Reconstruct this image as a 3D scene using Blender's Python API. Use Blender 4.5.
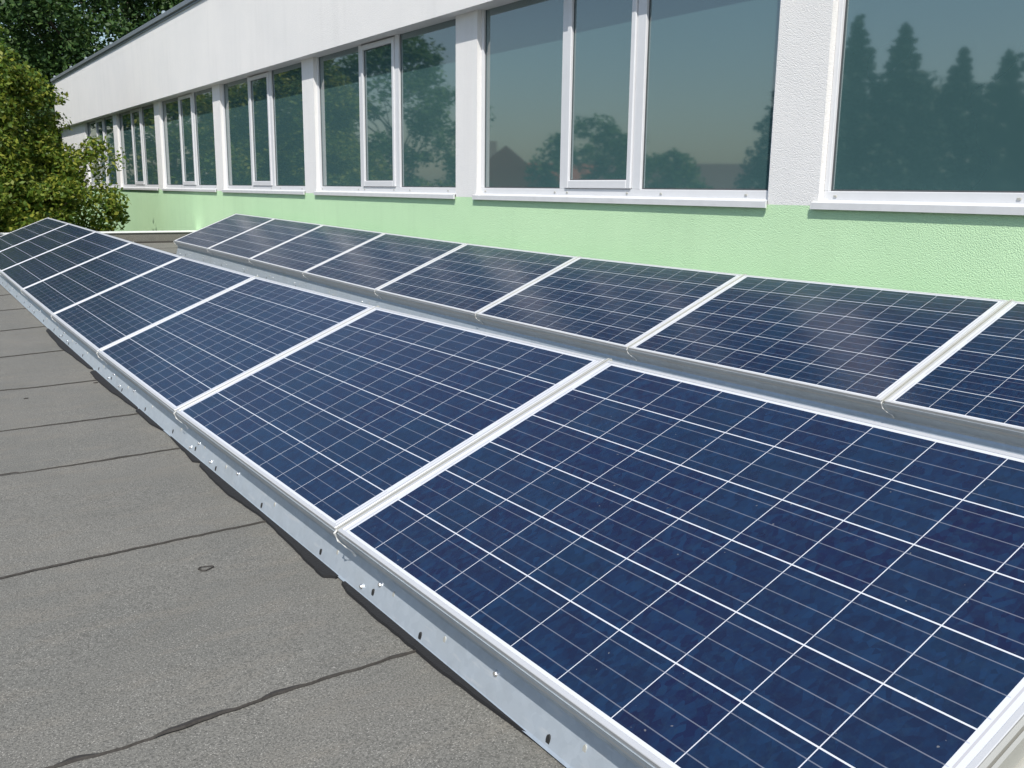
import bpy, bmesh, math, random
import numpy as np
from mathutils import Vector, Matrix
for o in list(bpy.data.objects): bpy.data.objects.remove(o, do_unlink=True)
sc = bpy.context.scene
C = sc.collection
# ---------------------------------------------------------------- camera
yaw, pit, roll = 0.5858, 0.2028, 0.0122
cam_d = bpy.data.cameras.new('camera'); cam = bpy.data.objects.new('camera', cam_d); C.objects.link(cam)
Fv = Vector((math.sin(yaw)*math.cos(pit), math.cos(yaw)*math.cos(pit), -math.sin(pit)))
R0 = Vector((math.cos(yaw), -math.sin(yaw), 0)); U0 = R0.cross(Fv)
Rv = R0*math.cos(roll)+U0*math.sin(roll); Uv = U0*math.cos(roll)-R0*math.sin(roll)
M = Matrix((Rv, Uv, -Fv)).transposed().to_4x4(); M.translation = Vector((-1.1388, -1.4039, 1.0366))
cam.matrix_world = M
cam_d.sensor_width = 36; cam_d.lens = 943.04*36/1024; cam_d.clip_start = .05; cam_d.clip_end = 3000
sc.camera = cam
# ---------------------------------------------------------------- light
EL = math.radians(52); SAZ = math.atan2(-.50, -.62)      # direction towards the sun, measured from +Y to +X
w = bpy.data.worlds.new('World'); sc.world = w; w.use_nodes = True
nt = w.node_tree; nt.nodes.clear()
sky = nt.nodes.new('ShaderNodeTexSky'); sky.sky_type = 'NISHITA'; sky.sun_disc = False
sky.sun_elevation = EL; sky.sun_rotation = SAZ; sky.air_density = 1.2; sky.dust_density = 1.3; sky.ozone_density = 2.2
bg = nt.nodes.new('ShaderNodeBackground'); bg.inputs[1].default_value = .11
wo = nt.nodes.new('ShaderNodeOutputWorld')
nt.links.new(sky.outputs[0], bg.inputs[0]); nt.links.new(bg.outputs[0], wo.inputs[0])
sd = bpy.data.lights.new('sun', 'SUN'); sun = bpy.data.objects.new('sun', sd); C.objects.link(sun)
sd.energy = 4.3; sd.angle = math.radians(.53); sd.color = (1, .955, .89)
S = Vector((math.sin(SAZ)*math.cos(EL), math.cos(SAZ)*math.cos(EL), math.sin(EL)))
sun.rotation_euler = S.to_track_quat('Z', 'Y').to_euler(); sun.location = (-20, -20, 30)
sc.view_settings.view_transform = 'Standard'; sc.view_settings.look = 'None'
sc.view_settings.exposure = 0.28; sc.view_settings.gamma = 1
sc.render.engine = 'CYCLES'
rng = random.Random(7); nr = np.random.RandomState(11)

# ---------------------------------------------------------------- material helpers
class NT:
    def __init__(s, name):
        s.m = bpy.data.materials.new(name); s.m.use_nodes = True; s.t = s.m.node_tree
        s.b = s.t.nodes['Principled BSDF']
    def n(s, typ, **kw):
        x = s.t.nodes.new(typ)
        for k, v in kw.items():
            if k == 'ins':
                for i, val in v.items():
                    if isinstance(val, bpy.types.NodeSocket): s.t.links.new(val, x.inputs[i])
                    else: x.inputs[i].default_value = val
            else: setattr(x, k, v)
        return x
    def math(s, op, a, b=0., c=0.):
        return s.n('ShaderNodeMath', operation=op, ins={0: a, 1: b, 2: c}).outputs[0]
    def mix(s, f, a, b, bt='MIX'):
        return s.n('ShaderNodeMix', data_type='RGBA', blend_type=bt, ins={0: f, 6: a, 7: b}).outputs[2]
    def noise(s, vec, scale, detail=3., rough=.55):
        return s.n('ShaderNodeTexNoise', ins={0: vec, 2: scale, 3: detail, 4: rough}).outputs[0]
    def ramp(s, f, stops):
        r = s.n('ShaderNodeValToRGB', ins={0: f}); e = r.color_ramp.elements
        while len(e) < len(stops): e.new(.5)
        for i, (p, c) in enumerate(stops):
            e[i].position = p; e[i].color = c if len(c) == 4 else (*c, 1)
        return r.outputs[0]
    def set(s, **kw):
        for k, v in kw.items():
            i = s.b.inputs[k.replace('_', ' ')]
            if isinstance(v, bpy.types.NodeSocket): s.t.links.new(v, i)
            else: i.default_value = v
    def bump(s, h, dist, strength=1.):
        x = s.n('ShaderNodeBump', ins={0: strength, 1: dist, 2: h} if False else {})
        x.inputs['Strength'].default_value = strength; x.inputs['Distance'].default_value = dist
        s.t.links.new(h, x.inputs['Height']); s.t.links.new(x.outputs[0], s.b.inputs['Normal'])
    def obj(s): return s.n('ShaderNodeTexCoord').outputs['Object']
    def pos(s): return s.n('ShaderNodeNewGeometry').outputs['Position']
def rgb(*c): return (*c, 1)

def plaster(name, col, dirt, depth=.006):
    k = NT(name); P = k.pos()
    n1 = k.noise(P, 150, 4, .7); n2 = k.noise(P, 1.3, 4); n3 = k.noise(P, 170, 2)
    v = k.n('ShaderNodeTexVoronoi', ins={0: P, 2: 150.}).outputs[0]
    big = k.ramp(n2, [(.35, (0, 0, 0)), (.7, (1, 1, 1))])
    c = k.mix(big, rgb(*col), rgb(*dirt))
    mp = k.n('ShaderNodeMapping', ins={0: P, 3: (1., 1., .12)}).outputs[0]
    st = k.ramp(k.noise(mp, 5, 4, .6), [(.52, (0, 0, 0)), (.75, (1, 1, 1))])
    c = k.mix(k.math('MULTIPLY', st, .22), c, rgb(*[x*.82 for x in dirt]))
    c = k.mix(k.math('MULTIPLY', k.ramp(n3, [(.3, (1, 1, 1)), (.5, (0, 0, 0))]), .18), c, rgb(*[x*.7 for x in dirt]))
    k.set(Base_Color=c, Roughness=.95, Specular_IOR_Level=.08)
    h = k.math('ADD', k.math('MULTIPLY', n1, 1.), k.math('MULTIPLY', v, -.9))
    k.bump(h, depth, .8)
    return k.m
m_white = plaster('white_render', (.80, .79, .775), (.76, .755, .745), .003)
m_green = plaster('green_render', (.55, .78, .49), (.51, .74, .46), .003)

def metal_paint(name, col, rough=.4, metallic=0., wear=.12, bump=.0):
    k = NT(name); P = k.obj(); n = k.noise(P, 9, 5, .6); n2 = k.noise(P, 140, 2)
    c = k.mix(k.math('MULTIPLY', k.ramp(n, [(.4, (0, 0, 0)), (.75, (1, 1, 1))]), wear*2), rgb(*col), rgb(*[x*.6 for x in col]))
    k.set(Base_Color=c, Metallic=metallic, Roughness=k.math('ADD', k.math('MULTIPLY', n, .25), rough-.12))
    if bump: k.bump(n2, bump)
    return k.m
m_frame = metal_paint('anodised_aluminium', (.58, .59, .60), .40, .35, .05)
m_groove = metal_paint('milled_aluminium_rail', (.46, .46, .42), .45, .25, .12)
m_galv = None
def galv():
    k = NT('galvanised_sheet'); P = k.obj()
    v = k.n('ShaderNodeTexVoronoi', ins={0: P, 2: 55.}).outputs['Color']
    bw = k.n('ShaderNodeRGBToBW', ins={0: v}).outputs[0]
    n = k.noise(P, 3.5, 5, .65); n2 = k.noise(P, 30, 3)
    mp = k.n('ShaderNodeMapping', ins={0: P, 3: (1., .15, 1.)}).outputs[0]
    sc_ = k.ramp(k.noise(mp, 60, 2), [(.62, (0, 0, 0)), (.7, (1, 1, 1))])
    c = k.mix(bw, rgb(.47, .53, .59), rgb(.53, .59, .65))
    c = k.mix(k.math('MULTIPLY', k.ramp(n, [(.48, (0, 0, 0)), (.8, (1, 1, 1))]), .35), c, rgb(.36, .38, .38))
    c = k.mix(k.math('MULTIPLY', sc_, .25), c, rgb(.75, .75, .75))
    k.set(Base_Color=c, Metallic=.5, Roughness=k.math('ADD', k.math('MULTIPLY', n2, .3), .24))
    k.bump(n, .004, .5)
    return k.m
m_galv = galv()
m_pvc = metal_paint('white_window_frame', (.64, .65, .67), .35, 0, .05)
m_sill = metal_paint('white_metal_sill', (.64, .65, .66), .35, 0, .12)
m_trim = metal_paint('zinc_edge_trim', (.20, .22, .24), .45, .3, .15)
m_dark = metal_paint('dark_metal', (.03, .03, .03), .5, .3)
m_gask = metal_paint('grey_rubber_gasket', (.07, .075, .08), .7)
m_bolt = metal_paint('bright_steel', (.75, .75, .74), .22, .9, .05)
m_rubber = metal_paint('black_rubber', (.008, .008, .009), .8, 0, .1, .002)
m_clip = metal_paint('clip_metal', (.72, .72, .70), .35, .3, .1)
m_trimwhite = metal_paint('white_flashing', (.72, .74, .72), .4, 0, .1)

def roof_mat():
    k = NT('bitumen_felt'); P = k.pos()
    g = k.noise(P, 190, 3, .7); g2 = k.noise(P, 330, 1); big = k.noise(P, 1.6, 5, .6); mid = k.noise(P, 9, 5, .65)
    mp = k.n('ShaderNodeMapping', ins={0: P, 3: (1.0, 3.0, 1.)}).outputs[0]
    streak = k.noise(mp, 4, 5, .6)
    c = k.mix(k.ramp(big, [(.38, (0, 0, 0)), (.66, (1, 1, 1))]), rgb(.152, .152, .138), rgb(.182, .177, .158))
    c = k.mix(k.math('MULTIPLY', k.ramp(streak, [(.5, (0, 0, 0)), (.68, (1, 1, 1))]), .5), c, rgb(.205, .188, .158))
    c = k.mix(k.math('MULTIPLY', k.ramp(mid, [(.30, (1, 1, 1)), (.45, (0, 0, 0))]), .35), c, rgb(.110, .108, .096))
    c = k.mix(k.ramp(g, [(.36, (1, 1, 1)), (.56, (0, 0, 0))]), c, rgb(.085, .084, .076))
    c = k.mix(k.ramp(g2, [(.62, (0, 0, 0)), (.72, (1, 1, 1))]), c, rgb(.36, .35, .32))
    k.set(Base_Color=c, Roughness=.85, Specular_IOR_Level=.3)
    k.bump(k.math('ADD', g, k.math('MULTIPLY', mid, 2.)), .003, .8)
    return k.m
m_roof = roof_mat()
def bitumen():
    k = NT('bitumen_bleed'); P = k.pos(); n = k.noise(P, 120, 3)
    k.set(Base_Color=k.mix(n, rgb(.016, .014, .012), rgb(.045, .040, .034)), Roughness=.75); k.bump(n, .002)
    return k.m
m_bit = bitumen()

def cell_mat():
    k = NT('polycrystalline_cells'); O = k.obj()
    sx = k.n('ShaderNodeSeparateXYZ', ins={0: O}); X, Y = sx.outputs[0], sx.outputs[1]
    CX, CY = .156, .156; PX, PY = .1592, .1580
    x0 = (.992-5*PX-CX)/2; y0 = (1.65-9*PY-CY)/2
    ax = k.math('DIVIDE', k.math('SUBTRACT', X, x0), PX); ay = k.math('DIVIDE', k.math('SUBTRACT', Y, y0), PY)
    ix, iy = k.math('FLOOR', ax), k.math('FLOOR', ay)
    fx = k.math('MULTIPLY', k.math('FRACT', ax), PX); fy = k.math('MULTIPLY', k.math('FRACT', ay), PY)
    inx = k.math('MULTIPLY', k.math('LESS_THAN', fx, CX), k.math('MULTIPLY', k.math('GREATER_THAN', ax, 0.), k.math('LESS_THAN', ax, 6.)))
    iny = k.math('MULTIPLY', k.math('LESS_THAN', fy, CY), k.math('MULTIPLY', k.math('GREATER_THAN', ay, 0.), k.math('LESS_THAN', ay, 10.)))
    cell = k.math('MULTIPLY', inx, iny)
    # three tabs along each cell
    d = k.math('ABSOLUTE', k.math('SUBTRACT', k.math('FRACT', k.math('DIVIDE', fx, .052)), .5))
    tab = k.math('MULTIPLY', k.math('LESS_THAN', d, .0011/.052), inx)
    span = k.math('MULTIPLY', k.math('GREATER_THAN', Y, y0-.006), k.math('LESS_THAN', Y, 1.65-y0+.006))
    tab = k.math('MULTIPLY', tab, span)
    # polycrystal grain
    oi = k.n('ShaderNodeObjectInfo').outputs['Random']
    comb = k.n('ShaderNodeCombineXYZ', ins={0: ix, 1: iy, 2: k.math('MULTIPLY', oi, 37.)}).outputs[0]
    wn = k.n('ShaderNodeTexWhiteNoise', ins={0: comb}); r = wn.outputs[0]
    vadd = k.n('ShaderNodeVectorMath', operation='MULTIPLY_ADD', ins={0: comb, 1: (3.1, 2.7, 1.), 2: O}).outputs[0]
    mp = k.n('ShaderNodeMapping', ins={0: vadd, 3: (1., 1.7, 1.)}).outputs[0]
    v = k.n('ShaderNodeRGBToBW', ins={0: k.n('ShaderNodeTexVoronoi', ins={0: mp, 2: 48.}).outputs['Color']}).outputs[0]
    nn = k.noise(vadd, 17, 5, .7); n3 = k.noise(vadd, 60, 3, .7)
    base = k.mix(r, rgb(.0055, .0085, .038), rgb(.0050, .018, .047))
    base = k.mix(k.math('MULTIPLY', k.ramp(v, [(.25, (0, 0, 0)), (.85, (1, 1, 1))]), .85), base, rgb(.007, .026, .070))
    base = k.mix(k.ramp(nn, [(.44, (0, 0, 0)), (.62, (.5, .5, .5))]), base, rgb(.006, .009, .030))
    base = k.mix(k.ramp(n3, [(.50, (0, 0, 0)), (.66, (.4, .4, .4))]), base, rgb(.010, .026, .055))
    white = k.mix(0., rgb(.54, .56, .60), rgb(.7, .7, .7))
    c = k.mix(cell, white, base)
    c = k.mix(k.math('MULTIPLY', tab, k.math('SUBTRACT', .75, k.math('MULTIPLY', cell, .45))), c, rgb(.36, .38, .44))
    # collector ribbons at both short ends
    e = k.math('MINIMUM', Y, k.math('SUBTRACT', 1.65, Y))
    rib = k.math('MULTIPLY', k.math('LESS_THAN', k.math('ABSOLUTE', k.math('SUBTRACT', e, .0245)), .0022),
                 k.math('LESS_THAN', k.math('FRACT', k.math('ADD', k.math('DIVIDE', k.math('SUBTRACT', X, x0), 2*PX), .25)), .76))
    c = k.mix(k.math('MULTIPLY', rib, .6), c, rgb(.30, .29, .30))
    # thin uneven dust film on the glass
    dn = k.noise(k.pos(), 2.1, 5, .65)
    dust = k.math('ADD', .0, k.math('MULTIPLY', dn, .012))
    spots = k.ramp(k.noise(k.pos(), 75, 1), [(.79, (0, 0, 0)), (.81, (1, 1, 1))])
    c = k.mix(k.math('ADD', dust, k.math('MULTIPLY', spots, .25)), c, rgb(.42, .41, .38))
    k.set(Base_Color=c, Roughness=k.math('ADD', .17, k.math('MULTIPLY', dn, .12)), IOR=1.42)
    k.bump(k.noise(k.pos(), 3, 2), .0012, .3)
    return k.m
m_cells = cell_mat()

def glass_mat():
    k = NT('coated_window_glass'); P = k.pos()
    n = k.noise(P, .7, 3); z = k.noise(k.n('ShaderNodeMapping', ins={0: P, 3: (.3, .3, 3.)}).outputs[0], 1.2, 2)
    c = k.mix(n, rgb(.048, .104, .110), rgb(.062, .126, .132))
    k.set(Base_Color=c, Roughness=.028, IOR=2.8)
    k.bump(k.noise(P, .9, 1), .004, .25)
    return k.m
m_glass = glass_mat()

def leaf_mat(name, a, b, c_, tr=.35):
    k = NT(name); r = k.n('ShaderNodeNewGeometry').outputs['Random Per Island']
    col = k.ramp(r, [(0., a), (.55, b), (1., c_)])
    k.set(Base_Color=col, Roughness=.55, Specular_IOR_Level=.35)
    t = k.n('ShaderNodeBsdfTranslucent', ins={0: col}); mx = k.n('ShaderNodeMixShader', ins={0: tr})
    out = k.t.nodes['Material Output']
    k.t.links.new(k.b.outputs[0], mx.inputs[1]); k.t.links.new(t.outputs[0], mx.inputs[2]); k.t.links.new(mx.outputs[0], out.inputs[0])
    return k.m
m_leafA = leaf_mat('yellowing_leaves', (.045, .10, .012), (.12, .18, .018), (.27, .28, .04))
m_leafB = leaf_mat('dark_green_leaves', (.022, .060, .016), (.045, .098, .024), (.085, .145, .035), .3)
m_leafC = leaf_mat('mid_green_leaves', (.04, .09, .02), (.07, .14, .03), (.12, .19, .05))
m_needle = leaf_mat('spruce_needles', (.012, .035, .018), (.022, .05, .026), (.04, .075, .035), .1)
def bark():
    k = NT('bark'); n = k.noise(k.pos(), 14, 5)
    k.set(Base_Color=k.mix(n, rgb(.045, .033, .022), rgb(.13, .10, .075)), Roughness=.9); k.bump(n, .02); return k.m
m_bark = bark()
def grass():
    k = NT('meadow'); n = k.noise(k.pos(), .3, 5)
    k.set(Base_Color=k.mix(n, rgb(.035, .06, .02), rgb(.08, .10, .035)), Roughness=.9); return k.m
m_grass = grass()
def tiles(nm='red_roof_tiles', ca=(.20, .06, .035), cb=(.36, .13, .08)):
    k = NT(nm); n = k.noise(k.pos(), 5, 4)
    k.set(Base_Color=k.mix(n, rgb(*ca), rgb(*cb)), Roughness=.8); return k.m
m_tile = tiles(); m_tile2 = tiles('brown_roof_tiles', (.09, .06, .05), (.17, .11, .09))
m_brick = plaster('pale_house_render', (.55, .42, .33), (.48, .37, .30))

# ---------------------------------------------------------------- mesh helpers
def mesh(name, vs, fs, mat, parent=None, smooth=False):
    me = bpy.data.meshes.new(name); me.from_pydata([tuple(v) for v in vs], [], fs); me.update()
    if mat: me.materials.append(mat)
    if smooth:
        for p in me.polygons: p.use_smooth = True
    o = bpy.data.objects.new(name, me); C.objects.link(o)
    if parent: o.parent = parent
    return o
class MB:
    def __init__(s): s.v = []; s.f = []
    def box(s, a, b, bev=0.):
        x0, y0, z0 = a; x1, y1, z1 = b; n = len(s.v)
        if bev:
            bm = bmesh.new(); bmesh.ops.create_cube(bm, size=1.)
            for v in bm.verts:
                v.co = Vector(((x0+x1)/2+v.co.x*(x1-x0), (y0+y1)/2+v.co.y*(y1-y0), (z0+z1)/2+v.co.z*(z1-z0)))
            bmesh.ops.bevel(bm, geom=list(bm.edges), offset=bev, segments=1, affect='EDGES', profile=.5)
            bm.verts.index_update()
            s.v += [tuple(v.co) for v in bm.verts]; s.f += [[n+v.index for v in f.verts] for f in bm.faces]; bm.free(); return s
        s.v += [(x, y, z) for x in (x0, x1) for y in (y0, y1) for z in (z0, z1)]
        s.f += [[n+i for i in q] for q in ((0, 1, 3, 2), (4, 6, 7, 5), (0, 4, 5, 1), (2, 3, 7, 6), (0, 2, 6, 4), (1, 5, 7, 3))]
        return s
    def extr(s, prof, ys, off=None, closed=False):
        """profile (x,z) list swept along y stations; off(y)-> dz"""
        n = len(s.v); m = len(prof)
        for y in ys:
            d = off(y) if off else 0
            s.v += [(x, y, z+d) for x, z in prof]
        r = m if closed else m-1
        for i in range(len(ys)-1):
            for j in range(r):
                a = n+i*m+j; b = n+i*m+(j+1) % m
                s.f.append([a, b, b+m, a+m])
        if closed:
            s.f.append([n+j for j in range(m)][::-1]); s.f.append([n+(len(ys)-1)*m+j for j in range(m)])
        return s
    def tube(s, pts, rads, seg=8):
        n = len(s.v); pts = [Vector(p) for p in pts]
        for i, p in enumerate(pts):
            d = (pts[min(i+1, len(pts)-1)]-pts[max(i-1, 0)]).normalized()
            a = d.orthogonal().normalized() if abs(d.z) < .9 else Vector((1, 0, 0)).cross(d).normalized()
            b = d.cross(a)
            for k in range(seg):
                t = 2*math.pi*k/seg; s.v.append(tuple(p+(a*math.cos(t)+b*math.sin(t))*rads[i]))
        for i in range(len(pts)-1):
            for k in range(seg):
                s.f.append([n+i*seg+k, n+i*seg+(k+1) % seg, n+(i+1)*seg+(k+1) % seg, n+(i+1)*seg+k])
        s.f.append([n+k for k in range(seg)][::-1]); s.f.append([n+(len(pts)-1)*seg+k for k in range(seg)])
        return s
    def build(s, name, mat, parent=None, smooth=False): return mesh(name, s.v, s.f, mat, parent, smooth)
def tag(o, label=None, cat=None, group=None, kind=None):
    if label: o['label'] = label
    if cat: o['category'] = cat
    if group: o['group'] = group
    if kind: o['kind'] = kind
    return o
def empty(name, loc=(0, 0, 0), label=None, cat=None, group=None):
    o = bpy.data.objects.new(name, None); C.objects.link(o); o.location = loc; o.empty_display_size = .2
    return tag(o, label, cat, group)

# ---------------------------------------------------------------- the roof's gentle sag along the rows
YK = [-.82+1.67*k for k in range(-1, 10)]
DZ = [-.018, -.012, -.026, -.039, -.037, -.0245, -.003, .0215, .044, .063, .083]
def dz(y):
    return float(np.interp(y, [-9]+YK+[15, 30], [-.02]+DZ+[.10, .10]))
# ---------------------------------------------------------------- setting
g = MB(); n = 24
ext = [-900, -300, -120, -60, -30, -15, 0, 15, 30, 60, 120, 300, 900]
vs = [(x, y, -3.6) for x in ext for y in ext]; m_ = len(ext)
tag(mesh('ground', vs, [[i*m_+j, (i+1)*m_+j, (i+1)*m_+j+1, i*m_+j+1] for i in range(m_-1) for j in range(m_-1)], m_grass), kind='structure')
XW = 3.45; YP = 15.25
ys = [-8+.25*i for i in range(int((YP+8)/.25)+1)]+[YP+.28]; xs = [-9+.5*i for i in range(25)]+[XW-.004]
vs = [(x, y, dz(y)+.004*math.sin(x*2.1+y*1.3)*(1 if -9 < x < -.8 else 0)) for x in xs for y in ys]; m_ = len(ys)
tag(mesh('flat_roof', vs, [[i*m_+j, (i+1)*m_+j, (i+1)*m_+j+1, i*m_+j+1] for i in range(len(xs)-1) for j in range(m_-1)], m_roof, smooth=True), kind='structure')
a = MB().box((-9, -8, -3.6), (XW-.01, YP+.27, -.10)).build('annex_block', m_white)
tag(a, 'low white annex block under the grey flat roof', 'building')
# parapet at the far end
pe = empty('parapet', (0, YP, 0), 'low grey felted parapet with white metal edge at the far end of the flat roof', 'parapet')
MB().box((-9, 0, -.05), (XW-.006, .25, .262)).build('upstand', m_roof, pe)
f = MB().box((-9, -.02, .264), (XW-.006, .30, .284), .004); f.box((-9, .285, .15), (XW-.006, .303, .262)); f.build('flashing', m_trimwhite, pe)
MB().box((-9, -.06, .085), (XW-.006, -.003, .125), .01).build('felt_fillet', m_bit, pe)
pl = empty('parapet', (-9, 0, 0), 'low grey felted parapet along the open long side of the flat roof', 'parapet')
MB().box((-.25, -8, -.05), (0, YP+.25, .262)).build('upstand', m_roof, pl)
MB().box((-.3, -8, .264), (.02, YP+.25, .284), .004).build('flashing', m_trimwhite, pl)
# seams of the felt
def seam(pts, wd, ext_to=None, seed=0, blobs=()):
    r = random.Random(seed); P = [Vector((x, y)) for x, y in pts]
    # extend to the left with a wandering line, and under the front row
    x, y = P[0]; L = []
    while x > -8.8:
        x -= r.uniform(.10, .3); y += r.uniform(-.005, .004); L.append(Vector((x, y)))
    P = L[::-1]+P
    x, y = P[-1]
    while x < (ext_to or 3.3):
        x += r.uniform(.15, .3); y += r.uniform(-.008, .008); P.append(Vector((min(x, 3.4), y)))
    Q = []
    for i in range(len(P)-1):
        k = max(1, int((P[i+1]-P[i]).length/.012)) if -1.6 < P[i].x < 0 else 2
        for j in range(k): Q.append(P[i].lerp(P[i+1], j/k))
    v = []; f = []
    ph = [r.uniform(0, 6.3) for _ in range(6)]
    for i, q in enumerate(Q):
        s = sum(math.sin(q.x*w_+ph[j])/(1+j*.6) for j, w_ in enumerate((5, 9, 17, 31)))
        b = (max(.0, s-1.0)*.009*wd if not blobs or q.x < -1.1 or q.x > 0 else 0)+.0022+.0006*math.sin(q.x*160+ph[5])
        for c0, c1, hb in blobs:
            if c0 < q.x < c1: u_ = (q.x-c0)/(c1-c0); b = max(b, hb*math.sin(math.pi*u_**.8)**.8)
        jt = .0015*math.sin(q.x*47+ph[4])+.001*math.sin(q.x*113)
        for yy, zz in ((q.y-.002+jt, .0), (q.y+.001+jt, .0045), (q.y+b+jt, .003), (q.y+b+.003+jt, .0)):
            v.append((q.x, yy, dz(yy)+.004*0+zz+.0015+(.004*math.sin(q.x*2.1+yy*1.3) if -9 < q.x < -.8 else 0)))
    for i in range(len(Q)-1):
        for j in range(3):
            a = i*4+j; f.append([a, a+4, a+5, a+1])
    tag(mesh('roof_seam', v, f, m_bit), kind='structure')
SE = [([(-.987,.372),(-.88,.366),(-.80,.367),(-.72,.374),(-.64,.382),(-.56,.391),(-.47,.399),(-.35,.402),(-.199,.408)], 1.5),
 ([(-.964,1.402),(-.79,1.420),(-.6,1.434),(-.408,1.448),(-.212,1.46)], .4),
 ([(-.794,2.477),(-.5,2.50),(-.208,2.530)], .7), ([(-.792,3.205),(-.589,3.221),(-.215,3.249)], .6),
 ([(-.701,4.153),(-.535,4.146),(-.232,4.189)], .8), ([(-.601,5.199),(-.208,5.294)], .8), ([(-.492,6.333),(-.196,6.425)], .8),
 ([(-.381,7.485),(-.202,7.537)], .8), ([(-.278,8.552),(-.206,8.603)], .8), ([(-.6,9.65),(-.2,9.66)], .8), ([(-.6,10.7),(-.2,10.7)], .8),
 ([(-.6,11.8),(-.2,11.8)], .8), ([(-.6,12.9),(-.2,12.9)], .8), ([(-.6,14.0),(-.2,14.0)], .8), ([(-1.,-.62),(-.3,-.6)], 1.), ([(-1.,-1.65),(-.3,-1.66)], 1.)]
for i, (pts, wd) in enumerate(SE):
    seam(pts, wd, seed=i+3, blobs=[(-.97, -.885, .013), (-.79, -.615, .013), (-.58, -.46, .012), (-.455, -.36, .006), (-.28, -.205, .008)] if i == 0 else [(-.86, -.80, .004), (-.50, -.42, .004)] if i == 1 else [(-.50, -.36, .014)] if i == 2 else ())
# small marks lying on the felt
def blot(x, y, r, lab, ring=False, sy=.5):
    rr = random.Random(int(x*1e4)); v = []; f = []; n = 26
    for k in range(n):
        t = 2*math.pi*k/n; a = r*(1+.15*math.sin(3*t+1)+.1*rr.uniform(-1, 1))
        th = (.10+.22*abs(math.sin(t*.5+2.4)))if ring else 1
        for q, z in ((1, .001), (1-.3*th, .004), (1-th*.999, .001)):
            yy = y+a*q*math.sin(t)*sy; v.append((x+a*q*math.cos(t), yy, dz(yy)+z+.001))
    for k in range(n):
        for j in range(2):
            a_ = k*3+j; b_ = ((k+1) % n)*3+j; f.append([a_, b_, b_+1, a_+1])
    o = mesh('bitumen_ring' if ring else 'bitumen_drop', v, f, m_bit); tag(o, lab, 'bitumen mark')
blot(-.468, 1.17, .021, 'small dark ring of bitumen on the bare felt left of the second panel', True, .75)
blot(-.61, 3.88, .012, 'dark bitumen drop on the third felt strip, farther out of two small drops')
blot(-.235, 4.125, .013, 'dark bitumen drop beside the front row rail, next to the black mat')

# ---------------------------------------------------------------- school building
XF = 3.33; YE = 29.0; Y0 = -7.0; ZS = .968; ZH = 2.592; XG = 3.518
B = empty('school_building', (XW, 0, 0), 'long white school building with pale green base and a ribbon of wide windows', 'building')
def bp(mb, name, mat, parent=None): 
    o = mb.build(name, mat, parent or B)
    if parent is None: o.matrix_parent_inverse = Matrix.Translation((-XW, 0, 0))
    return o
bp(MB().box((XW, Y0, -3.6), (XW+.35, YE, ZS)), 'lower_wall', m_green)
bp(MB().box((XF, Y0-.05, ZH), (XW+.35, YE+.05, 3.87)), 'upper_wall', m_white)
bp(MB().box((XW+.6, Y0, -3.6), (18, YE, 3.70)), 'building_core', m_white)
bp(MB().box((XW+.352, Y0, -3.6), (XW+.6, YE, .9)), 'inner_wall', m_white)
PER = 3.84; YW = 6.138; OW = 3.458
t = MB().box((XF-.045, Y0-.1, 3.872), (XF+.5, YE+.1, 3.955), .01); t.box((XF-.018, Y0-.08, 3.84), (XF-.003, YE+.08, 3.869)); t.box((XF+.5, Y0-.1, 3.70), (18.2, YE+.1, 3.88)); bp(t, 'roof_edge_trim', m_trim)
for y in (11.5, 16.4, 20.9, 23.8, 25.9, 28.6):
    bp(MB().box((XF-.03, y-.05, 3.95), (XF+.02, y+.05, 4.01), .012), 'roof_clamp', m_bolt)
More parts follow.
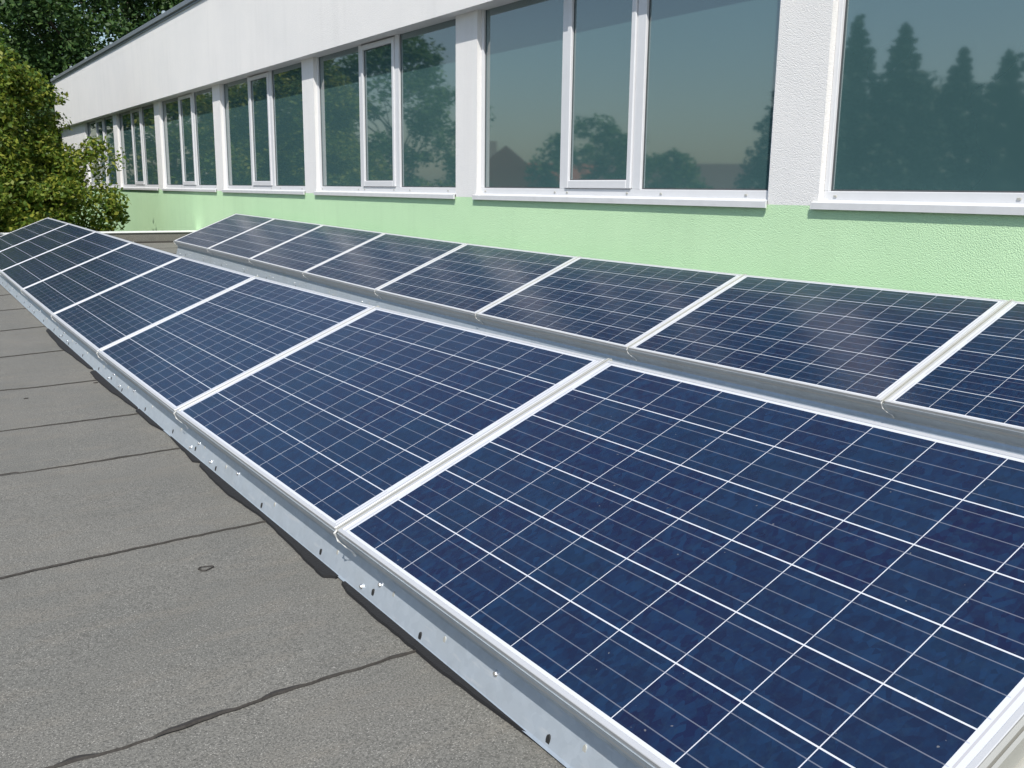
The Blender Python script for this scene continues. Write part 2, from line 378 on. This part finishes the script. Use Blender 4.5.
def window(k):
    yf = YW+PER*(k-1); yn = yf-OW        # far and near jamb
    W = empty('window', (XG, yn, ZS)); W.parent = B; W.matrix_parent_inverse = Matrix.Translation((-XW, 0, 0))
    L = OW; H = ZH+.13-ZS
    fr = MB(); d0, d1 = -.024, .05
    # y measured from the near jamb: |f|pane C|mullion|sash|mullion|pane A|f|
    fw = .045; ff = .034; yA0, yA1 = 2.237, L-ff; yS0, yS1 = 1.340, 2.161; yC0, yC1 = fw, 1.248
    z0 = .085; z1 = H
    def b(a, c, e, f_, dd=0.): fr.box((d0+dd, a, c), (d1, e, f_), .003)
    b(.001, .03, L-.001, z0); b(.001, z0, fw, z1); b(L-ff, z0, L-.001, z1)
    b(yC1, z0, yS0, z1); b(yS1, z0, yA0, z1)
    b(fw, H-.12, yC1, z1, .002); b(yS0, H-.12, yS1, z1, .002); b(yA0, H-.12, L-ff, z1, .002)
    fr.build('frame', m_pvc, W)
    s = MB(); e = .054; dx = -.038
    zt = H-.145
    s.box((dx, yS0+.004, z0+.004), (.02, yS0+e, zt), .005); s.box((dx, yS1-e, z0+.004), (.02, yS1-.004, zt), .005)
    s.box((dx, yS0+e, z0+.004), (.02, yS1-e, z0+e+.012), .005); s.box((dx, yS0+e, zt-e), (.02, yS1-e, zt), .005)
    s.build('sash', m_pvc, W)
    for (a, c, zb, zt_, xx) in ((yC0, yC1, z0, H-.118, .0), (yS0+e-.002, yS1-e+.002, z0+e+.010, zt-e+.002, -.012), (yA0, yA1, z0, H-.118, 0.)):
        gk = MB(); q = .009
        for (u0, u1, w0, w1) in ((a-.003, a+q, zb, zt_), (c-q, c+.003, zb, zt_), (a+q, c-q, zb-.003, zb+q), (a+q, c-q, zt_-q, zt_+.003)): gk.box((xx-.0035, u0, w0), (xx-.0005, u1, w1))
        gk.build('gasket', m_gask, W)
        MB().box((xx, a-.004, zb-.004), (xx+.03, c+.004, zt_+.004)).build('pane', m_glass, W)
    for y in (.22, 1.02, yS0+.05, yS1-.03, yA0+.06, yA1-.05):
        MB().box((d0-.006, y-.011, .050), (d0+.002, y+.011, .062), .002).build('drain_cap', m_groove, W)
    sl = MB(); sl.v += [(-.01, -.004, .036), (-.01, L+.03, .036), (-.096, L+.03, .018), (-.096, -.004, .018), (-.096, L+.03, -.020), (-.096, -.004, -.020), (-.091, L+.03, -.020), (-.091, -.004, -.020), (-.091, L+.03, .014), (-.091, -.004, .014)]
    # fit the sill between the jambs but project past the far one in front of the wall
    sl.f += [[0, 1, 2, 3], [3, 2, 4, 5], [5, 4, 6, 7], [7, 6, 8, 9]]
    sl.box((-.012, .002, .0), (.05, L-.002, .029))
    for yy in (-.0045, L+.0305): sl.box((-.0965, yy-.003, -.021), (-.082, yy+.003, .024))
    sl.build('sill', m_sill, W)
    return yn, yf
prev = None
spans = [(YW+PER*(k-1)-OW, YW+PER*(k-1)) for k in range(-1, 7)]
for k in range(-1, 7): window(k)
edges = [Y0]+[v for s in spans for v in s]+[YE]
for i in range(0, len(edges), 2):
    a, b = edges[i], edges[i+1]
    if b-a > .02: bp(MB().box((XW, a, ZS), (XW+.30, b, ZH), 0), 'pier', m_white)

# ---------------------------------------------------------------- solar panels
TH = .3925; PL = 1.65; WD = .992; FD = .040
def make_frame():
    f = MB(); e = .0115
    f.box((0, 0, -FD), (e, PL, 0), .0012); f.box((WD-e, 0, -FD), (WD, PL, 0), .0012)
    f.box((e, 0, -FD), (WD-e, e, -.0004), .0012); f.box((e, PL-e, -FD), (WD-e, PL, -.0004), .0012)
    return f
fr0 = None
def make_panel():
    r = empty('solar_panel', (0, 0, 0))
    make_frame().build('frame', m_frame, r)
    MB().box((.0112, .0112, -.007), (WD-.0112, PL-.0112, -.0022)).build('cell_sheet', m_cells, r)
    MB().box((.0114, .0114, -.012), (WD-.0114, PL-.0114, -.0075)).build('backsheet', m_frame, r)
    return r
proto = make_panel()
def copy_tree(o, parent=None):
    c = o.copy(); C.objects.link(c)
    if parent: c.parent = parent
    for ch in list(o.children): copy_tree(ch, c)
    return c
def place(o, x, z, y, dza, dzb):
    e1 = Vector((0, PL, dzb-dza)).normalized(); e2 = Vector((math.cos(TH), 0, math.sin(TH)))
    e2 = (e2-e1*e2.dot(e1)).normalized(); e3 = e2.cross(e1); e3 = -e3 if e3.z < 0 else e3
    m = Matrix((e2, e1, e3)).transposed().to_4x4(); m.translation = (x, y, z+dza); o.matrix_world = m
ROWS = [dict(x=-.203, z=.167, y=-.8183, n0=0, n1=8, name='front'), dict(x=2.350, z=.2034, y=-.674, n0=-1, n1=8, name='back')]
labF = ['nearest solar panel of the front row, large in the lower right corner of the photo',
 'second solar panel of the front row, just beyond the nearest one', 'third solar panel of the front row from the near end',
 'fourth solar panel of the front row from the near end', 'fifth solar panel of the front row, half mirroring the green tree',
 'sixth solar panel of the front row, third from its far end', 'seventh solar panel of the front row, next to last at the far end',
 'last solar panel at the far end of the front row, before the yellowing tree']
labB = ['solar panel out of the frame at the near end of the row along the green wall', 'nearest panel seen of the row along the green wall, cut by the right edge',
 'second panel seen of the row along the green wall, whole, behind the nearest front panel', 'third panel of the row along the green wall from the right edge of the photo',
 'fourth panel of the row along the green wall from the right edge', 'fifth panel of the row along the green wall from the right edge',
 'sixth panel of the row along the green wall, third from its far end', 'seventh panel of the row along the green wall, next to last at the far end',
 'last panel at the far end of the row along the green wall']
first = True
for ri, rw in enumerate(ROWS):
    for k in range(rw['n0'], rw['n1']):
        if ri == 1 and k == -1: continue
        o = proto if first else copy_tree(proto); first = False
        ya = rw['y']+1.67*k+.010; da, db = dz(rw['y']+1.67*k), dz(rw['y']+1.67*(k+1))
        place(o, rw['x'], rw['z'], ya, da, db)
        if ri == 0 and k == 0: o.matrix_world = o.matrix_world @ Matrix.Translation((0, PL*.014, 0)) @ Matrix.Diagonal((1, .986, 1, 1))
        tag(o, (labF[k] if ri == 0 else labB[k+1]), 'solar panel', 'solar panels of the front row' if ri == 0 else 'solar panels of the row along the wall')
    # ------------------------------------------------ rack
    J = [rw['y']+1.67*k+(.023 if k == 0 and ri == 0 else 0) for k in range(max(rw['n0'], 0), rw['n1']+1)]
    x, z = rw['x'], rw['z']
    lab = 'galvanised sheet rack carrying the front row of solar panels, facing the bare felt' if ri == 0 else 'dull galvanised rack under the row of solar panels along the green wall'
    rk = empty('panel_rack', (x, J[0], 0), lab, 'rack', 'racks under the solar panels')
    def rp(mb, name, mat, smooth=False):
        o = mb.build(name, mat, rk, smooth); o.matrix_parent_inverse = Matrix.Translation((-x, -J[0], 0)); return o
    s0 = z-.0375-.002
    t0 = z-.0135
    prof = [(x+.022, t0-.001), (x+.0035, t0), (x+.007, t0-.008), (x+.022, t0-.030), (x+.045, t0-.052), (x+.054, t0-.062), (x+.056, t0-.070), (x+.052, t0-.080), (x+.028, .012), (x+.024, .006), (x+.075, .004)]
    LF = [(x+.054, t0-.064), (x+.052, t0-.080), (x+.028, .012)]
    ysr = []
    for a_, b_ in zip(J[:-1], J[1:]): ysr += [a_+(b_-a_)*i/4 for i in range(4)]
    ysr.append(J[-1]); ysr[0] -= .012; ysr[-1] += .012
    rp(MB().extr(prof, ysr, dz), 'front_rail', m_galv, False)
    xt, zt = x+WD*math.cos(TH), z+WD*math.sin(TH)
    rp(MB().extr([(xt+.001, zt-.016), (xt+.034, zt-.010), (xt+.036, zt-.03), (xt+.022, zt-.2), (xt+.05, .03), (xt+.09, .008)], ysr, dz), 'rear_rail', m_galv)
    for k, y in enumerate(J):
        # rail in the groove between two panels: bottom web, two lips
        def slope(a0, a1, h0, h1, y0, y1):
            m = MB(); c, s = math.cos(TH), math.sin(TH); v = []
            for aa in (a0, a1):
                for yy in (y0, y1):
                    for hh in (h0, h1): v.append((x+aa*c-hh*s, yy, z+aa*s+hh*c+dz(y)))
            m.v = v; m.f = [[0, 1, 3, 2], [4, 6, 7, 5], [0, 4, 5, 1], [2, 3, 7, 6], [0, 2, 6, 4], [1, 5, 7, 3]]; return m
        yl, yh = (y, y+.0095) if k == 0 and ri == 0 else (y-.0095, y+.0095)
        q = slope(.002, WD+.012, -.034, -.0012, y-.0097, y-.0032)
        for args in ((.002, WD+.012, -.034, -.0016, y+.0016, y+.0097), (.002, WD+.012, -.032, -.012, y-.0031, y+.0015), (.02, WD-.02, -.085, -.0405, y-.02, y+.02)):
            q2 = slope(*args); n_ = len(q.v); q.v += q2.v; q.f += [[i+n_ for i in f_] for f_ in q2.f]
        rp(q, 'support_rail', m_groove)
        # bent hook holding the joint at the lower edge
        d = dz(y)
        hk = MB().tube([(x+.006, y+.004, z-.003+d), (x-.003, y+.003, z-.012+d), (x+.004, y-.002, z-.034+d), (x+.020, y-.012, z-.050+d), (x+.034, y-.030, z-.062+d), (x+.040, y-.036, z-.074+d)], [.0035, .004, .003, .002, .0028, .0042], 6)
        rp(hk, 'hook', m_clip)
        # triangular side plate under each joint
        tri = MB(); p3 = [(x+.07, .012), (x+.07, z-.03), (xt-.03, zt-.075), (xt-.01, .012)]
        for yy in (y-.0015, y+.0015): tri.v += [(a, yy, b+dz(y)) for a, b in p3]
        tri.f = [[0, 1, 2, 3], [7, 6, 5, 4], [0, 4, 5, 1], [1, 5, 6, 2], [2, 6, 7, 3], [3, 7, 4, 0]]
        rp(tri, 'side_plate', m_galv)
    # slots, painted grey shade ovals beside them, and bolts in the rail
    slots = [(-.15, .030), (.20, .026), (.71, .022), (1.23, .020)] if ri == 0 else [(.3, .03), (1.2, .03)]
    bolts = [(-.085, .026), (-.172, .060), (1.0, .06), (1.306, .03)] if ri == 0 else [(.35, .06), (1.0, .05), (1.5, .03)]
    for kj, y in enumerate(J[:-1]):
        for dy, h in slots:
            yy = y+dy; X_ = x+.0165+(h-.0125)*.13; zc = h+dz(yy)
            for (o_, hh, rr, mt) in ((0, 0., 1.15, m_dark), (-.098, .030, .9, m_groove)):
                v = []; nn = 12
                hx = h+hh; xx = (x+.014+.0) + (.004*(hx-.004)/.0085 if False else 0)
                # rail surface x at this height above the roof
                zs_ = [p[1] for p in LF]; xs_ = [p[0] for p in LF]
                xx = float(np.interp(hx, zs_[::-1], xs_[::-1]))
                for side in (-.0012, .002):
                    for i in range(nn):
                        a_ = 2*math.pi*i/nn; v.append((xx+side+math.sin(a_)*.0105*rr*.17, yy+o_+math.cos(a_)*.0055*rr, hx+dz(yy)+math.sin(a_)*.0105*rr))
                f_ = [list(range(nn)), list(range(2*nn-1, nn-1, -1))]+[[i, (i+1) % nn, nn+(i+1) % nn, nn+i] for i in range(nn)]
                M_ = MB(); M_.v = v; M_.f = f_; rp(M_, 'rail_slot_or_shade_oval', mt)
        for dy, h in ([(.92, .062)] if ri == 0 and kj == 0 else bolts):
            yy = y+dy; zs_ = [p[1] for p in LF]; xs_ = [p[0] for p in LF]
            xx = float(np.interp(h, zs_[::-1], xs_[::-1]))
            rp(MB().tube([(xx+.004, yy, h+dz(yy)), (xx-.002, yy, h+dz(yy)), (xx-.0055, yy, h+.001+dz(yy))], [.0075, .0075, .0045], 7), 'bolt', m_bolt)
    # end plate: rail closed at near and far ends
ROW = ROWS[0]
# ---------------------------------------------------------------- rubber mats below the front rail
mats = [([(.86,.008),(.836,.004),(.80,-.002),(.6,-.006),(.494,-.004),(.3,-.002),(.187,.004),(0,.016),(-.139,.026),(-.5,.03),(-.86,.03)], 'black rubber mat edge under the nearest front panel'),
 ([(2.27,.018),(2.21,-.001),(2.0,-.012),(1.803,-.016),(1.65,-.004),(1.486,.004),(1.226,-.004),(1.05,-.014),(.936,-.018),(.905,.012)], 'black rubber mat edge under the second front panel, by the dark ring'),
 ([(3.34,.02),(3.314,-.002),(3.05,-.004),(2.809,.018),(2.5,.006),(2.30,-.006),(2.26,.016)], 'black rubber mat edge under the third front panel'),
 ([(4.47,.018),(4.435,-.012),(4.2,-.022),(3.859,-.018),(3.6,-.004),(3.37,.006),(3.352,.02)], 'black rubber mat edge under the fourth front panel'),
 ([(6.3,.02),(6.2,-.01),(5.8,-.02),(5.4,-.03),(5.0,-.014),(4.6,.0),(4.5,.018)], 'black rubber mat edge under the fifth and sixth front panels')]
for pts, lab in mats:
    P = []
    for i in range(len(pts)-1):
        for j in range(5): 
            t = j/5; tt = t*t*(3-2*t); P.append((pts[i][0]+(pts[i+1][0]-pts[i][0])*t, pts[i][1]+(pts[i+1][1]-pts[i][1])*tt+rng.uniform(-.0015, .0015)))
    P.append(pts[-1]); v = []; f = []
    for y, o_ in P:
        d = dz(y); o_ += .007
        v += [(-.203+o_, y, d+.0015), (-.203+o_+.002, y, d+.009), (-.20+.06, y, d+.0105), (.1, y, d+.0105)]
    # the mat must lie below the rail: the rail foot stands on its inner edge
    for i in range(len(P)-1):
        for j in range(3): a_ = i*4+j; f.append([a_, a_+1, a_+5, a_+4])
    tag(mesh('rubber_mat', v, f, m_rubber), lab, 'mat', 'rubber mats under the front row')
tag(MB().box((2.33, -.7, .064*0), (2.50, 12.7, .003)).build('rubber_mat', m_rubber), 'long black rubber mat strip under the rail of the row by the wall', 'mat') if False else None

# ---------------------------------------------------------------- trees
def leaves(centres, rad, per, size, rs, flat=.0):
    """many small folded leaf faces scattered round clump centres"""
    Cn = np.repeat(centres, per, axis=0); R_ = np.repeat(rad, per)
    d = rs.normal(size=Cn.shape); d /= np.linalg.norm(d, axis=1)[:, None]
    r = rs.uniform(0.15, 1, len(Cn))**.6
    P = Cn+d*(R_*r)[:, None]*np.array([1, 1, .75])
    nrm = rs.normal(size=P.shape)+d*.8+np.array([0, 0, .9]); nrm /= np.linalg.norm(nrm, axis=1)[:, None]
    t = np.cross(nrm, rs.normal(size=P.shape)); t /= np.linalg.norm(t, axis=1)[:, None]; b = np.cross(nrm, t)
    s = size*rs.uniform(.6, 1.25, len(P))[:, None]
    V = np.stack([P-t*s, P+b*s*.55-nrm*s*.12, P+t*s, P-b*s*.55-nrm*s*.12], 1).reshape(-1, 3)
    return V
def leaf_mesh(name, V, mat, parent):
    n = len(V)//4; me = bpy.data.meshes.new(name)
    me.vertices.add(len(V)); me.vertices.foreach_set('co', V.astype(np.float32).ravel())
    me.loops.add(n*4); me.loops.foreach_set('vertex_index', np.arange(n*4, dtype=np.int32))
    me.polygons.add(n); me.polygons.foreach_set('loop_start', np.arange(0, n*4, 4, dtype=np.int32)); me.polygons.foreach_set('loop_total', np.full(n, 4, dtype=np.int32))
    me.update(calc_edges=True); me.materials.append(mat)
    o = bpy.data.objects.new(name, me); C.objects.link(o); o.parent = parent; return o
def tree(name, loc, h0, prof, R, nclump, per, lsize, crad, mat, lab, seed, group=None, extra=(), trunk=.16, inner=.35):
    """prof: list of (height above base, relative radius)"""
    rs = np.random.RandomState(seed); T = empty(name, loc, lab, 'tree', group)
    hs = np.array([p[0] for p in prof]); rr = np.array([p[1] for p in prof])
    cs = []; ph = rs.uniform(0, 6.3, 5)
    while len(cs) < nclump:
        z = rs.uniform(hs[0], hs[-1]); a = rs.uniform(0, 2*math.pi)
        e = np.interp(z, hs, rr)*R*(1+.16*math.sin(3*a+ph[0]+z*.9)+.12*math.sin(5*a+ph[1]-z*1.7)+.08*math.sin(z*4+ph[2]))
        if rs.uniform() > (e/R)**1.2+.08: continue
        q = inner+(1-inner)*rs.uniform()**.5
        cs.append((math.cos(a)*e*q, math.sin(a)*e*q, z))
    cs += list(extra); cs = np.array(cs)
    rad = crad*rs.uniform(.6, 1.25, len(cs))
    V = leaves(cs, rad, per, lsize, rs)
    leaf_mesh('crown', V, mat, T)
    tb = MB(); top = hs[-1]*.93
    tp = [(0.1*math.sin(i*1.3+seed), .1*math.cos(i*1.7+seed), top*i/7) for i in range(8)]; tp[0] = (0, 0, 0)
    tb.tube(tp, [trunk*(1-.88*i/7) for i in range(8)], 10)
    idx = rs.permutation(len(cs))[:min(70, len(cs))]
    for i in idx:
        c = cs[i]; zb = max(h0*.6, c[2]-np.hypot(c[0], c[1])*.75-.2); zb = min(zb, top*.95); k = zb/top*7; j = min(int(k), 6)
        p0 = Vector(tp[j]).lerp(Vector(tp[j+1]), k-j); p1 = Vector(c); mid = p0.lerp(p1, .5)+Vector((0, 0, .12*(p1-p0).length*rs.uniform(-.5, 1.2)))
        r0 = trunk*(1-.88*zb/top)*.45
        tb.tube([p0, mid, p1], [r0, r0*.6, max(.006, r0*.18)], 6)
    tb.build('trunk', m_bark, T, True)
    return T
# yellowing tree beyond the far parapet (its crown base hangs at roof level)
rt = np.random.RandomState(3); hang = [(rt.uniform(-2.2, .9), rt.uniform(-4.0, -1.6), rt.uniform(3.75, 4.6)) for _ in range(46)]
sp = hang+[(rt.uniform(.9, 2.1), rt.uniform(-1.8, -.6), rt.uniform(3.5, 4.7)) for _ in range(16)]+[(2.15, -1.2, 4.30), (2.25, -1.3, 4.20), (2.0, -1.2, 4.0), (2.1, -1.4, 4.45), (1.8, -1.1, 3.9), (1.6, -1.0, 4.7), (2.05, -1.0, 5.35), (1.85, -1.1, 5.2), (2.3, -1.2, 4.05), (1.7, -1.1, 5.0), (1.5, -1.3, 4.2), (1.3, -1.3, 4.6), (2.15,-1.1,5.1)]
tree('linden_tree', (.3, 18.9, -3.6), 2.2, [(2.4, .35), (3.2, .8), (4.2, .95), (5.2, .80), (6.0, .60), (6.8, .45), (7.6, .15)], 2.15, 560, 170, .050, .36, m_leafA,
     'yellowing broadleaf tree beyond the flat roof, at the left edge of the photo', 5, extra=sp, trunk=.15)
tree('chestnut_tree', (7.9, 41, -3.6), 4, [(3.0, .5), (6, .9), (9, 1.), (11.5, .88), (13.5, .6), (15, .25)], 6.3, 850, 150, .105, .95, m_leafB,
     'tall dark green tree rising behind the roof edge of the school building', 8, trunk=.4)
# trees on the open side of the roof, seen mirrored in the windows
tree('broadleaf_tree', (-3.3, 21.5, -3.6), 2.2, [(2.4, .4), (4, .9), (6, 1.), (7.6, .75), (8.6, .3)], 2.1, 200, 90, .07, .45, m_leafC,
     'mid green tree beyond the roof end, mirrored in the window left of the widest pier', 15, trunk=.16)
tree('broadleaf_tree', (-1.5, 25.5, -3.6), 2.2, [(2.4, .4), (4, .9), (6, 1.), (8, .7), (9, .3)], 2.4, 190, 80, .08, .5, m_leafA,
     'yellow green tree mirrored in the far windows behind the others', 19, trunk=.18)
tree('broadleaf_tree', (.1, 30.5, -3.6), 2.2, [(2.4, .4), (4, .9), (6, 1.), (8, .7), (9.5, .3)], 2.7, 260, 80, .09, .5, m_leafA,
     'yellow green tree farthest along the wall, mirrored in the smallest far windows', 29, trunk=.18)
tree('broadleaf_tree', (-25.9, 41.8, -3.6), 2.2, [(2., .5), (4, .95), (6, 1.), (7.6, .75), (8.4, .3)], 3.0, 120, 60, .16, .7, m_leafC,
     'round green tree mirrored low in the narrow middle pane of the wide window', 22, trunk=.2)
def spruce(x, y, h, r, lab, seed):
    rs = np.random.RandomState(seed); T = empty('spruce_tree', (x, y, -3.6), lab, 'tree', 'spruces mirrored in the right window')
    cs = []
    z = 1.0
    while z < h:
        R_ = r*(1-z/h)**.92; n_ = max(3, int(9*R_/r)+3); a0 = rs.uniform(0, 6.3)
        for i in range(n_):
            a = a0+2*math.pi*i/n_+rs.uniform(-.2, .2); L = R_*rs.uniform(.75, 1.15)
            for q in (.2, .4, .6, .8, 1.): cs.append((math.cos(a)*L*q, math.sin(a)*L*q, z-L*q*.18))
        z += .25
    cs.append((0, 0, h))
    cs = np.array(cs); leaf_mesh('crown', leaves(cs, .14+.28*(1-cs[:, 2]/h), 20, .11, rs), m_needle, T)
    MB().tube([(0, 0, 0), (0, 0, h*.6), (0, 0, h)], [.17, .09, .02], 8).build('trunk', m_bark, T, True)
for i, (x, y, zt_, r) in enumerate([(-18.8, 19.3, 6.6, 1.9), (-17.2, 20.3, 5.8, 1.7), (-19.6, 18.1, 6.3, 1.8), (-18.1, 19.9, 6.5, 1.5), (-21.0, 18.2, 4.9, 1.9), (-22.1, 17.6, 5.7, 1.8), (-22.9, 16.5, 5.6, 1.9), (-24., 15.0, 6.2, 2.), (-25., 13., 5.4, 2.), (-26, 11., 6., 2.1)]):
    spruce(x, y, zt_+3.6, r*2.05, ['tallest spruce mirrored near the middle of the right window', 'leftmost spruce mirrored in the right window', 'spruce mirrored second from the tallest in the right window',
     'narrow spruce mirrored between the two tallest in the right window', 'short spruce mirrored in the dip of the tree line in the right window', 'spruce mirrored just right of the dip in the right window', 'spruce mirrored at the right edge of the photo',
     'spruce in the row opposite the windows, nearer than the mirrored ones', 'shorter spruce in the row opposite the windows', 'last spruce in the row opposite the windows, nearest the camera'][i], 40+i)
def house(x, y, w_, d_, h, rh, rz, lab, wm, tm):
    T = empty('house', (x, y, -3.6), lab, 'house'); T.rotation_euler.z = rz
    MB().box((-w_/2, -d_/2, 0), (w_/2, d_/2, h)).build('wall', wm, T)
    r = MB(); o = .4; t = .18
    r.v = [(-w_/2-o, -d_/2-o, h), (-w_/2-o, d_/2+o, h), (-w_/2-o, 0, h+rh), (w_/2+o, -d_/2-o, h), (w_/2+o, d_/2+o, h), (w_/2+o, 0, h+rh)]
    r.f = [[0, 2, 1], [3, 4, 5], [0, 3, 5, 2], [1, 2, 5, 4], [0, 1, 4, 3]]
    rf = r.build('roof', tm, T)
    MB().box((w_*.18, .5, h+rh*.5), (w_*.18+.5, 1.0, h+rh+.35)).build('chimney', m_brick, rf)
    for sx in (-1, 1):
        for yy in (-d_*.25, d_*.25):
            for zz in (1., 3.6):
                if zz+1.2 < h: MB().box((sx*(w_/2+.02)-.03, yy-.5, zz), (sx*(w_/2+.02)+.03, yy+.5, zz+1.2)).build('window', m_glass, T)
    for yy in (-1, 1):
        for xx in (-w_*.3, 0, w_*.3): MB().box((xx-.5, yy*(d_/2+.02)-.03, 1.), (xx+.5, yy*(d_/2+.02)+.03, 2.2)).build('window', m_glass, T)
house(-25.2, 50., 9, 5.4, 4.6, 2.6, -1.0, 'pale house with red tiled gable mirrored at the left of the wide window', m_brick, m_tile)
house(-31.5, 49.5, 8, 6, 4.2, 2.2, .5, 'lower house with brown red roof mirrored right of the gabled one', m_brick, m_tile)
house(-35., 43., 12, 8, 4.4, 2.0, .9, 'long house with brown roof mirrored low in the right pane of the wide window', m_brick, m_tile2)
def hedge(pts, lab, seed):
    rs = np.random.RandomState(seed); T = empty('hedge', (0, 0, 0), lab, 'hedge'); cs = []
    for (x0, y0, x1, y1, h) in pts:
        n_ = 220
        for i in range(n_):
            t = rs.uniform(); cs.append((x0+(x1-x0)*t+rs.normal()*.7, y0+(y1-y0)*t+rs.normal()*.7, -3.4+h*rs.uniform(0, 1)*(1+.25*math.sin(t*23))))
    leaf_mesh('foliage', leaves(np.array(cs), np.full(len(cs), 1.), 26, .30, rs), m_leafC, T)
def thicket():
    rs = np.random.RandomState(77); cs = []
    for i in range(700):
        t = rs.uniform(); h = 7.2+1.3*math.sin(t*19)+.8*math.sin(t*47+1)
        cs.append((-23-7*t+rs.normal()*1.2, 23.5-14*t+rs.normal()*1.2, -3.4+h*rs.uniform()**.8))
    tag(leaf_mesh('far_spruce_wood', leaves(np.array(cs), np.full(len(cs), 1.), 40, .22, rs), m_needle, None), 'dark mass of distant spruces mirrored behind the single spruces in the right window', 'spruces', kind='stuff')
thicket()
tree('broadleaf_tree', (-27.5, 37.5, -3.6), 2.2, [(1.5, .5), (3, .95), (4.5, 1.), (6.0, .75), (6.8, .3)], 2.6, 90, 60, .16, .7, m_leafC,
     'low bushy tree mirrored in front of the long brown roofed house', 52, trunk=.2)
hedge([(-22, 48, -45, 30, 3.6), (-45, 30, -50, 5, 4.4)], 'green hedge line beyond the garden mirrored low in the windows', 71)
